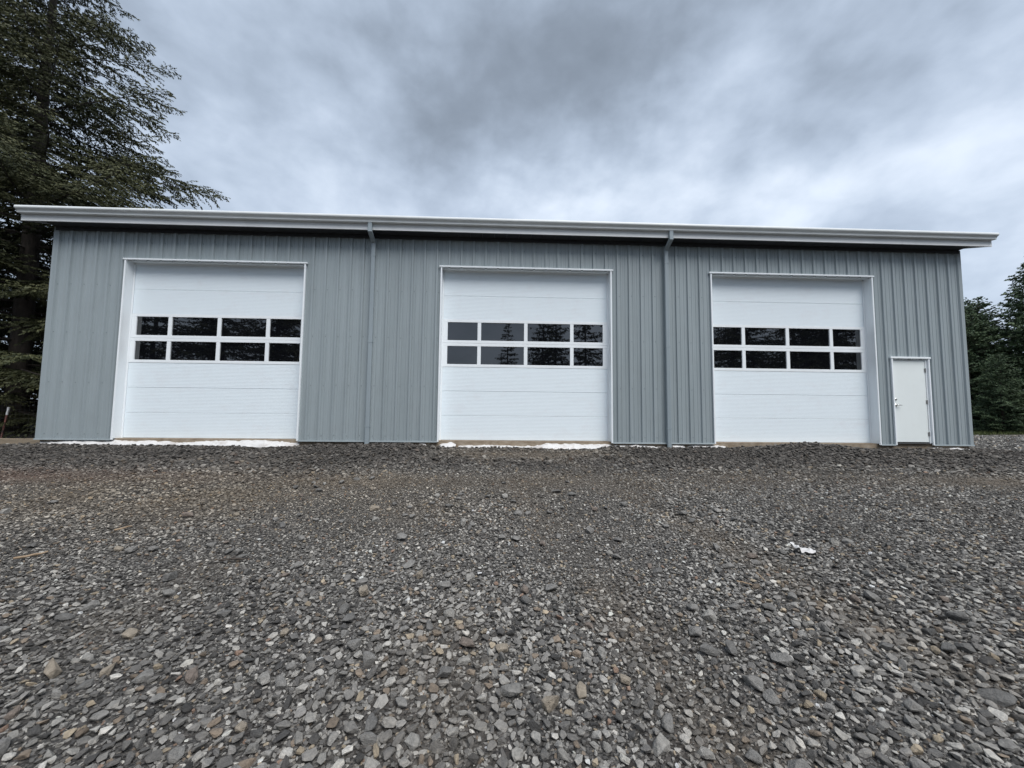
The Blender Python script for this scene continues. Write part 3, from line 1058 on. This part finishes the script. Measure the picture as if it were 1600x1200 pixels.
# ------------------------------------------------------------------ fence, posts, edging at the left; grass and stake at the right
fen = thing('wire_fence', 'faint dark wire mesh fence under the spruces at left', 'fence', (-16.0, 4.2, -0.3))
mb = MB()
for i in range(9):
    z = 0.06 + i * 0.145
    mb.box(-8.0, 4.6, -0.002, 0.002, z - 0.002, z + 0.002)
x = -8.0
while x < 4.6:
    mb.box(x - 0.0015, x + 0.0015, -0.0045, -0.0025, 0.05, 1.24)
    x += 0.15
mb.build('wire_mesh', M_WIRE, fen)
for x in (-7.9, -4.7, -1.2, 2.2):
    mb = MB()
    mb.box(x - 0.02, x + 0.02, 0.006, 0.014, -0.4, 1.35)
    mb.box(x - 0.004, x + 0.004, 0.014, 0.05, -0.4, 1.35)
    mb.build('post', M_POST, fen)

pst = thing('fence_post', 'leaning rusty steel post with a white tip left of the building', 'post', (-16.0, 3.6, -0.30))
pst.rotation_euler = (0, math.radians(8), 0)
mb = MB()
mb.box(-0.022, 0.022, -0.006, 0.004, -0.2, 0.84)
mb.box(-0.004, 0.004, 0.004, 0.034, -0.2, 0.84)
mb.build('shaft', M_POST, pst)
mb = MB()
mb.box(-0.025, 0.025, -0.009, 0.007, 0.78, 1.03)
mb.box(-0.007, 0.007, 0.007, 0.036, 0.78, 1.03)
mb.build('tip', M_TIP, pst)

mb = MB()
segs = 22
for i in range(segs):
    xa, xb = -22 + i * 0.5, -22 + (i + 1) * 0.5
    mb.bbox(xa, xb, 1.62, 1.70, -0.55, -0.125 - 0.004 * (i % 2), 0.006)
tag(mb.build('edging_board', M_TIMBER), 'tan timber edging board on the ground left of the building', 'board')

stk = thing('survey_stake', 'short dark reddish stake at the foot of the right-hand firs', 'stake', (22.9, 8.6, float(ground_z(22.9, 8.6))))
mb = MB()
mb.bbox(-0.03, 0.03, -0.02, 0.02, -0.1, 0.34, 0.004)
mb.add([(-0.03, -0.02, -0.1), (0.03, -0.02, -0.1), (0.03, 0.02, -0.1), (-0.03, 0.02, -0.1), (0, 0, -0.25)], [(0, 1, 4), (1, 2, 4), (2, 3, 4), (3, 0, 4)])
mb.build('stake_shaft', M_POST, stk)

N = 16000
px_ = rng.uniform(19, 42, N)
py_ = rng.uniform(9.2, 15.5, N)
keep = vnoise(px_, py_, 1.2, 31) + (py_ - 10.3) * 0.35 > -0.1
px_, py_ = px_[keep], py_[keep]
pz_ = ground_z(px_, py_)
n = len(px_)
h = rng.uniform(0.06, 0.24, n)
a = rng.uniform(0, 6.28, n)
w = 0.012
v = np.empty((n, 3, 3))
v[:, 0] = np.stack([px_ - w * np.cos(a), py_ - w * np.sin(a), pz_ - 0.02], -1)
v[:, 1] = np.stack([px_ + w * np.cos(a), py_ + w * np.sin(a), pz_ - 0.02], -1)
v[:, 2] = np.stack([px_ + rng.normal(0, 0.05, n), py_ + rng.normal(0, 0.05, n), pz_ + h], -1)
tag(link('grass', np_mesh('grass', v.reshape(-1, 3), np.arange(n * 3).reshape(n, 3), M_GRASS)), 'strip of rough grass along the foot of the right-hand firs', 'grass', kind='stuff')


# ------------------------------------------------------------------ plastic sheeting under the siding
def base_x(px):
    return float(np.interp(px, [60, 176.5, 466, 683, 957.8, 1115.3, 1374.8, 1517.4], [-10.77, -9.09, -4.77, -1.46, 2.86, 5.42, 9.74, 12.17]))


def plastic(pa, pb, ztop, out, label, seed):
    x0, x1 = base_x(pa), base_x(pb)
    n = max(6, int((x1 - x0) / 0.045))
    r = np.random.default_rng(seed)
    mb = MB()
    rows = 7
    vs = []
    for i in range(n + 1):
        x = x0 + (x1 - x0) * i / n
        taper = min(1, 4 * i / n, 4 * (n - i) / n) ** 0.6
        o = out * taper * (0.75 + 0.7 * float(vnoise(x, 0, 0.35, seed)))
        zt = ztop + 0.05 * float(vnoise(x, 0, 0.22, seed + 1)) - 0.04 * (1 - taper)
        for j in range(rows):
            t = j / (rows - 1)
            y = 0.028 - t * (0.05 + o)
            zg = float(ground_z(x, y)) + 0.012
            z = max(zg, zt * (1 - t ** 1.4) + zg * t ** 1.4) if zt > zg else zg
            z += 0.034 * float(vnoise(x + 3 * t, y * 3, 0.10, seed + 2)) + 0.03 * float(vnoise(x, y * 3, 0.05, seed + 3)) + 0.008
            y += 0.03 * float(vnoise(x, t * 2, 0.12, seed + 4)) * t
            vs.append((x, y, z))
    fs = [(i * rows + j, (i + 1) * rows + j, (i + 1) * rows + j + 1, i * rows + j + 1) for i in range(n) for j in range(rows - 1)]
    mb.add(vs, fs)
    o = mb.build('plastic_sheet', M_PLASTIC, smooth=True)
    tag(o, label, 'plastic sheet', 'white plastic sheeting showing under the walls')
    return o


plastic(63, 290, -0.035, 0.13, 'white plastic sheet under the left wall corner and left door', 41)
plastic(284, 467, -0.022, 0.17, 'wrinkled pinkish white plastic sheet under the right half of the left door', 45)
plastic(653, 668, -0.06, 0.14, 'tiny scrap of white plastic under the wall left of the middle door', 49)
plastic(684, 712, -0.05, 0.12, 'short white plastic sheet at the left jamb of the middle door', 53)
plastic(716, 838, -0.085, 0.10, 'thin strip of white plastic before the left half of the middle door', 57)
plastic(833, 957, -0.035, 0.16, 'crumpled white plastic sheet before the right half of the middle door', 61)
plastic(959, 1039, -0.06, 0.13, 'white plastic sheet between the middle door and the right downspout', 65)
plastic(1045, 1071, -0.05, 0.11, 'white plastic piece just right of the right downspout', 69)
plastic(1075, 1136, -0.055, 0.15, 'white plastic sheet ending at the left jamb of the right door', 73)
plastic(1449, 1513, -0.07, 0.14, 'white plastic sheet under the right wall corner beside the entry door', 77)


# ------------------------------------------------------------------ gravel
def rock_mesh(name, seed, npts, flat, mat, rounded=False):
    rr = random.Random(seed)
    bm = bmesh.new()
    ax = (1.0, rr.uniform(0.62, 0.95), rr.uniform(*flat))
    for _ in range(npts):
        d = Vector((rr.gauss(0, 1), rr.gauss(0, 1), rr.gauss(0, 1))).normalized()
        # towards a rough block: push the direction out to a soft cube
        m = max(abs(d.x), abs(d.y), abs(d.z))
        k = (1 / m) ** 0.45 * rr.uniform(0.80, 1.0)
        bm.verts.new((d.x * k * ax[0] * 0.5, d.y * k * ax[1] * 0.5, d.z * k * ax[2] * 0.5))
    res = bmesh.ops.convex_hull(bm, input=bm.verts)
    junk = [g for g in res['geom_interior'] if isinstance(g, bmesh.types.BMVert)]
    bmesh.ops.delete(bm, geom=junk, context='VERTS')
    loose = [v for v in bm.verts if not v.link_faces]
    bmesh.ops.delete(bm, geom=loose, context='VERTS')
    if rounded:
        bmesh.ops.bevel(bm, geom=bm.edges[:], offset=0.035, segments=1, affect='EDGES', clamp_overlap=True)
    bmesh.ops.recalc_face_normals(bm, faces=bm.faces)
    me = bpy.data.meshes.new(name)
    bm.to_mesh(me)
    bm.free()
    me.materials.append(mat)
    return me


def rock_mat(name, kind):
    k = Mat(name, (0.15, 0.15, 0.15), 0.82, 0.3)
    a = k.attr('tint', kind)
    n = k.noise(3.0, 6, 0.7)
    sh = k.ramp(n, [(0.25, (0.62, 0.62, 0.62)), (0.5, (1, 1, 1)), (0.8, (1.5, 1.46, 1.38))])
    k.color(k.mix(1.0, a, sh, 'MULTIPLY'))
    k.bump(k.noise(5.0, 6, 0.7), 0.55, 0.06)
    return k.m


M_ROCK = rock_mat('crushed_basalt', 'INSTANCER')
PAL = np.array([(0.118, 0.113, 0.107), (0.182, 0.174, 0.163), (0.25, 0.240, 0.223), (0.335, 0.322, 0.298), (0.45, 0.43, 0.395),
                (0.30, 0.25, 0.185), (0.18, 0.145, 0.113), (0.21, 0.145, 0.11), (0.060, 0.058, 0.056), (0.55, 0.53, 0.48)])
PW = np.array([0.21, 0.24, 0.21, 0.12, 0.04, 0.035, 0.055, 0.007, 0.11, 0.003])
PW = PW / PW.sum()


def tints(x, y):
    n = len(x)
    c = PAL[rng.choice(len(PAL), n, p=PW)] * rng.uniform(0.8, 1.45, (n, 1))
    # freshly tipped darker, browner rock on the bank along the building
    bank = 1 / (1 + np.exp((-(y + 2.55 + 0.6 * vnoise(x, y, 1.6, 8))) * 4))
    bank = bank * (x > -13) * (x < 13.5) * (1 - 0.9 * np.clip(dirt_amount(x, y), 0, 1))
    dark = np.array([0.066, 0.059, 0.053]) * rng.uniform(0.5, 1.9, (n, 1))
    c = c + (dark - c) * (bank * 0.85)[:, None]
    d = dirt_amount(x, y)[:, None]
    c = c + (np.array([0.175, 0.145, 0.11]) * rng.uniform(0.6, 1.4, (n, 1)) - c) * d * 0.6
    r_ = red_amount(x, y)[:, None]
    c = c + (np.array([0.18, 0.11, 0.085]) * rng.uniform(0.6, 1.4, (n, 1)) - c) * r_ * 0.4
    warm = np.exp(-((x + 4.5) / 4.0) ** 2) * np.exp(-((y + 4.0) / 1.3) ** 2)
    c = c * (1 + (np.array([1.08, 1.0, 0.89]) - 1) * (0.05 + 0.9 * warm)[:, None])
    # slow drift of tone over the yard
    c = c * (1 + 0.22 * vnoise(x, y, 1.5, 17) + 0.2 * vnoise(x, y, 4.0, 18))[:, None]
    return np.clip(c, 0.02, 0.6)


def grade(x, y):
    """coarser towards the front, finer chips further in and to the left"""
    f = 0.98 - 0.30 / (1 + np.exp(-(y + 6.6) * 2.2)) + 0.26 / (1 + np.exp(-(y + 2.6) * 3))
    f = f - 0.10 * np.exp(-((x + 3.5) / 2.5) ** 2) * np.exp(-((y + 5.6) / 1.4) ** 2)
    return np.clip(f + 0.34 * vnoise(x, y, 1.6, 81) + 0.2 * vnoise(x, y, 0.6, 82), 0.5, 1.2)


def scatter(dens, x0, x1, y0, y1, smin, smax, power=2.2, cond=None, skip=0.75):
    n = int(dens * (x1 - x0) * (y1 - y0))
    x, y = rng.uniform(x0, x1, n), rng.uniform(y0, y1, n)
    k = rng.random(n) > dirt_amount(x, y) * skip
    k &= ~((y > -0.02) & (x > XL - 0.05) & (x < XR + 0.05))
    # only where the yard can be seen from around the camera
    ang = np.abs(np.arctan2(x - YAW * (y + 9.5), y + 10.6))
    k &= ang < math.radians(66)
    if cond is not None:
        k &= cond(x, y)
    x, y = x[k], y[k]
    s = smin + (smax - smin) * rng.random(len(x)) ** power
    s = s * grade(x, y)
    return x, y, s


dist = lambda x, y: np.hypot(x, y + 9.5)
OX, OY, RES = -26.0, -9.8, 0.007
occ = np.zeros((int((32 - OX) / RES) + 20, int((10.0 - OY) / RES) + 20), bool)


def settle(xs, ys, ss):
    """drop stones one by one, keeping those that find room"""
    keep = np.zeros(len(xs), bool)
    ci, cj = ((xs - OX) / RES).astype(int), ((ys - OY) / RES).astype(int)
    rr_ = np.maximum(1, np.round(0.385 * ss / RES)).astype(int)
    for q, (i, j, r_) in enumerate(zip(ci.tolist(), cj.tolist(), rr_.tolist())):
        w = occ[i - r_:i + r_ + 1, j - r_:j + r_ + 1]
        if w.any():
            continue
        if r_ > 2:
            occ[i - r_ + 1:i + r_, j - r_:j + r_ + 1] = True
            occ[i - r_:i + r_ + 1, j - r_ + 1:j + r_] = True
        else:
            w[:] = True
        keep[q] = True
    return keep


sets = []


def drop(dens, x0, x1, y0, y1, smin, smax, power=2.0, cond=None, skip=0.75):
    x, y, s = scatter(dens, x0, x1, y0, y1, smin, smax, power, cond, skip)
    o = np.argsort(-s)
    x, y, s = x[o], y[o], s[o]
    k = settle(x, y, s)
    sets.append((x[k], y[k], s[k]))


near = lambda x, y: dist(x, y) < 4.8
mid = lambda x, y: (dist(x, y) >= 4.8) & (dist(x, y) < 7.2)
far = lambda x, y: dist(x, y) >= 7.2
# the larger stones, kept for objects of their own further down
bx_, by_, bs_ = [], [], []
while len(bx_) < 290:
    d = random.uniform(1.85, 5.6) if random.random() < 0.75 else random.uniform(5.0, 8.0)
    a = random.uniform(-0.98, 0.98)
    x, y = d * math.sin(a) + YAW * d, -9.5 + d * math.cos(a)
    s_ = random.uniform(0.065, 0.105) if random.random() < 0.88 else random.uniform(0.10, 0.135)
    if y < -0.8 and settle(np.array([x]), np.array([y]), np.array([s_ * 1.05]))[0]:
        bx_.append(x)
        by_.append(y)
        bs_.append(s_)
drop(500, 5.4, 9.4, -1.6, -0.15, 0.05, 0.11, 1.5, None, 0.0)
drop(420, -12, 13, -2.9, -0.03, 0.036, 0.105, 2.0, None, 0.95)
drop(3600, -6, 6, -9.3, -4.7, 0.024, 0.064, 2.1, near, 0.45)
drop(3800, -8.5, 8.5, -9.0, -2.3, 0.026, 0.062, 2.0, mid, 0.5)
drop(1900, -14, 15, -8.5, -0.03, 0.030, 0.066, 1.8, far, 0.97)
drop(12000, -5, 5, -9.3, -5.2, 0.010, 0.026, 1.2, lambda x, y: dist(x, y) < 4.2, 0.1)
drop(5500, -8.5, 8.5, -9.0, -2.3, 0.018, 0.034, 1.2, lambda x, y: (dist(x, y) >= 4.2) & (dist(x, y) < 7.2), 0.2)
drop(1500, -13, 14, -8.5, -0.03, 0.022, 0.036, 1.2, far, 0.85)
drop(150, -24, -10.8, -6, 1.6, 0.04, 0.09, 2.0, None, 0.6)
drop(120, 12.2, 30, -6, 9, 0.04, 0.09, 2.0, None, 0.6)
ntop = sum(len(q[0]) for q in sets)
# an under-layer of smaller pieces bedded lower, filling the gaps
sets.append(scatter(1900, -5, 5, -9.3, -5.2, 0.014, 0.034, 1.2, lambda x, y: dist(x, y) < 4.2, 0.3))
sets.append(scatter(900, -8.5, 8.5, -9.0, -2.3, 0.018, 0.036, 1.2, lambda x, y: (dist(x, y) >= 4.2) & (dist(x, y) < 7.2), 0.3))
sets.append(scatter(260, -13, 14, -8.5, -0.03, 0.03, 0.05, 1.2, far, 0.9))
gx_, gy_, gs_ = (np.concatenate([s[i] for s in sets]) for i in range(3))
n = len(gx_)
gz_ = ground_z(gx_, gy_)
scl = np.stack([gs_ * rng.uniform(0.95, 1.35, n), gs_ * rng.uniform(0.9, 1.2, n), gs_ * rng.uniform(0.65, 1.1, n)], -1)
gz_ = gz_ + gs_ * np.where(np.arange(n) < ntop, rng.uniform(0.12, 0.38, n), rng.uniform(-0.15, 0.12, n))
rot = np.stack([rng.normal(0, 0.27, n), rng.normal(0, 0.27, n), rng.uniform(0, 6.283, n)], -1)
tint = tints(gx_, gy_)
NT = 18
templates = bpy.data.collections.new('rock_shapes')
for i in range(NT):
    ob = bpy.data.objects.new('rock_shape', rock_mesh('rock_shape', 100 + i, 12 + i % 6, (0.5, 0.85), M_ROCK, True))
    templates.objects.link(ob)
pm = bpy.data.meshes.new('gravel')
pm.vertices.add(n)
pm.vertices.foreach_set('co', np.stack([gx_, gy_, gz_], -1).astype(np.float32).ravel())
for nm, ty, key, arr in (('rot', 'FLOAT_VECTOR', 'vector', rot), ('scl', 'FLOAT_VECTOR', 'vector', scl), ('tint', 'FLOAT_VECTOR', 'vector', tint)):
    at = pm.attributes.new(nm, ty, 'POINT')
    at.data.foreach_set(key, arr.astype(np.float32).ravel())
at = pm.attributes.new('pick', 'INT', 'POINT')
at.data.foreach_set('value', rng.integers(0, NT, n).astype(np.int32))
pm.materials.append(M_ROCK)
gravel = link('gravel', pm)
tag(gravel, 'grey crushed rock gravel covering the whole forecourt', 'gravel', kind='stuff')
ng = bpy.data.node_groups.new('gravel_scatter', 'GeometryNodeTree')
ng.interface.new_socket('Geometry', in_out='INPUT', socket_type='NodeSocketGeometry')
ng.interface.new_socket('Geometry', in_out='OUTPUT', socket_type='NodeSocketGeometry')
gi, go = ng.nodes.new('NodeGroupInput'), ng.nodes.new('NodeGroupOutput')
ci = ng.nodes.new('GeometryNodeCollectionInfo')
ci.inputs['Collection'].default_value = templates
ci.inputs['Separate Children'].default_value = True
ci.inputs['Reset Children'].default_value = True
ip = ng.nodes.new('GeometryNodeInstanceOnPoints')


def named(nm, ty):
    q = ng.nodes.new('GeometryNodeInputNamedAttribute')
    q.data_type = ty
    q.inputs['Name'].default_value = nm
    return q.outputs['Attribute']


e2r = ng.nodes.new('FunctionNodeEulerToRotation')
ng.links.new(named('rot', 'FLOAT_VECTOR'), e2r.inputs[0])
ng.links.new(gi.outputs[0], ip.inputs['Points'])
ng.links.new(ci.outputs[0], ip.inputs['Instance'])
ip.inputs['Pick Instance'].default_value = True
ng.links.new(named('pick', 'INT'), ip.inputs['Instance Index'])
ng.links.new(e2r.outputs[0], ip.inputs['Rotation'])
ng.links.new(named('scl', 'FLOAT_VECTOR'), ip.inputs['Scale'])
ng.links.new(ip.outputs[0], go.inputs[0])
md_ = gravel.modifiers.new('scatter', 'NODES')
md_.node_group = ng
print('gravel stones:', n)

# the larger stones, one object each, lying in the ground
STONE_M = []
for i, c in enumerate(((0.15, 0.145, 0.137), (0.22, 0.211, 0.197), (0.30, 0.286, 0.262), (0.28, 0.24, 0.19), (0.20, 0.165, 0.14))):
    k = Mat('loose_stone_' + ('blue', 'grey', 'pale', 'tan', 'brown')[i], c, 0.82, 0.3)
    nn = k.noise(4.0, 7, 0.7)
    k.color(k.ramp(nn, [(0.25, tuple(v * 0.6 for v in c)), (0.5, c), (0.8, tuple(v * 1.55 for v in c))]))
    k.bump(k.noise(7.0, 7, 0.7), 0.6, 0.06)
    STONE_M.append(k.m)
smesh = []
for i in range(20):
    smesh.append(rock_mesh('stone', 300 + i, 15 + i % 6, (0.5, 0.85), STONE_M[(0, 1, 1, 2, 0, 1, 3, 1, 0, 4)[i % 10]], True))
for x, y, s in zip(bx_, by_, bs_):
    o = link('stone', random.choice(smesh), ground)
    o.location = (x, y, float(ground_z(x, y)) + s * random.uniform(0.14, 0.28))
    o.rotation_euler = (random.gauss(0, 0.2), random.gauss(0, 0.2), random.uniform(0, 6.28))
    o.scale = (s * random.uniform(1.0, 1.3), s * random.uniform(0.9, 1.1), s * random.uniform(0.7, 1.05))

# ------------------------------------------------------------------ scraps and sticks


def ray_ground(px, py):
    d = pix_dir(px, py)
    t = 1.0
    for _ in range(400):
        p = CAM + d * t
        h = p.z - float(ground_z(p.x, p.y))
        if h < 0.002:
            break
        t += max(0.004, h * 0.8)
    return p


p = ray_ground(1257, 866)
mb = MB()
r = np.random.default_rng(5)
nn_ = 12
vs = []
for i in range(nn_ + 1):
    for j in range(6):
        u_, v_ = i / nn_ - 0.5, j / 5 - 0.5
        wdt = 0.075 * (1 - 0.55 * (u_ + 0.5)) + 0.012
        vs.append((p.x + 0.165 * u_ + 0.02 * v_, p.y + wdt * v_ * 1.3 - 0.08 * u_, p.z + 0.035 + 0.05 * float(vnoise(u_, v_, 0.16, 91)) + 0.045 * (0.25 - v_ * v_) + (0.035 if i < 3 else 0)))
mb.add(vs, [(i * 6 + j, (i + 1) * 6 + j, (i + 1) * 6 + j + 1, i * 6 + j + 1) for i in range(nn_) for j in range(5)])
tag(mb.build('plastic_scrap', M_PLASTIC, smooth=True), 'crumpled white scrap of plastic lying alone on the gravel', 'scrap')

for (pa, pb, rad, lab) in (((19, 879), (76, 867), 0.011, 'long pale stick on the gravel near the left edge'),
                           ((178, 833), (206, 826), 0.010, 'short pale stick on the gravel before the left door'),
                           ((1150, 913), (1176, 920), 0.006, 'orange twig in the gravel below the right door'),
                           ((1183, 902), (1194, 912), 0.006, 'small orange twig beside the white scrap'),
                           ((343, 880), (387, 878), 0.010, 'dark stick half buried before the left door')):
    a, b = ray_ground(*pa), ray_ground(*pb)
    mb = MB()
    pts = []
    for i in range(6):
        t = i / 5
        q = a.lerp(b, t)
        pts.append((q.x, q.y + random.uniform(-0.01, 0.01), float(ground_z(q.x, q.y)) + 0.032 + random.uniform(-0.004, 0.004)))
    mb.tube(pts, [rad, rad, rad * 0.95, rad * 0.9, rad * 0.8, rad * 0.6], 6)
    tag(mb.build('stick', M_BARK if 'dark' in lab else M_STICK), lab, 'stick', 'sticks lying on the gravel')

print('triangles', sum(len(o.data.polygons) * 2 for o in scene.objects if o.type == 'MESH'), 'gravel', n)
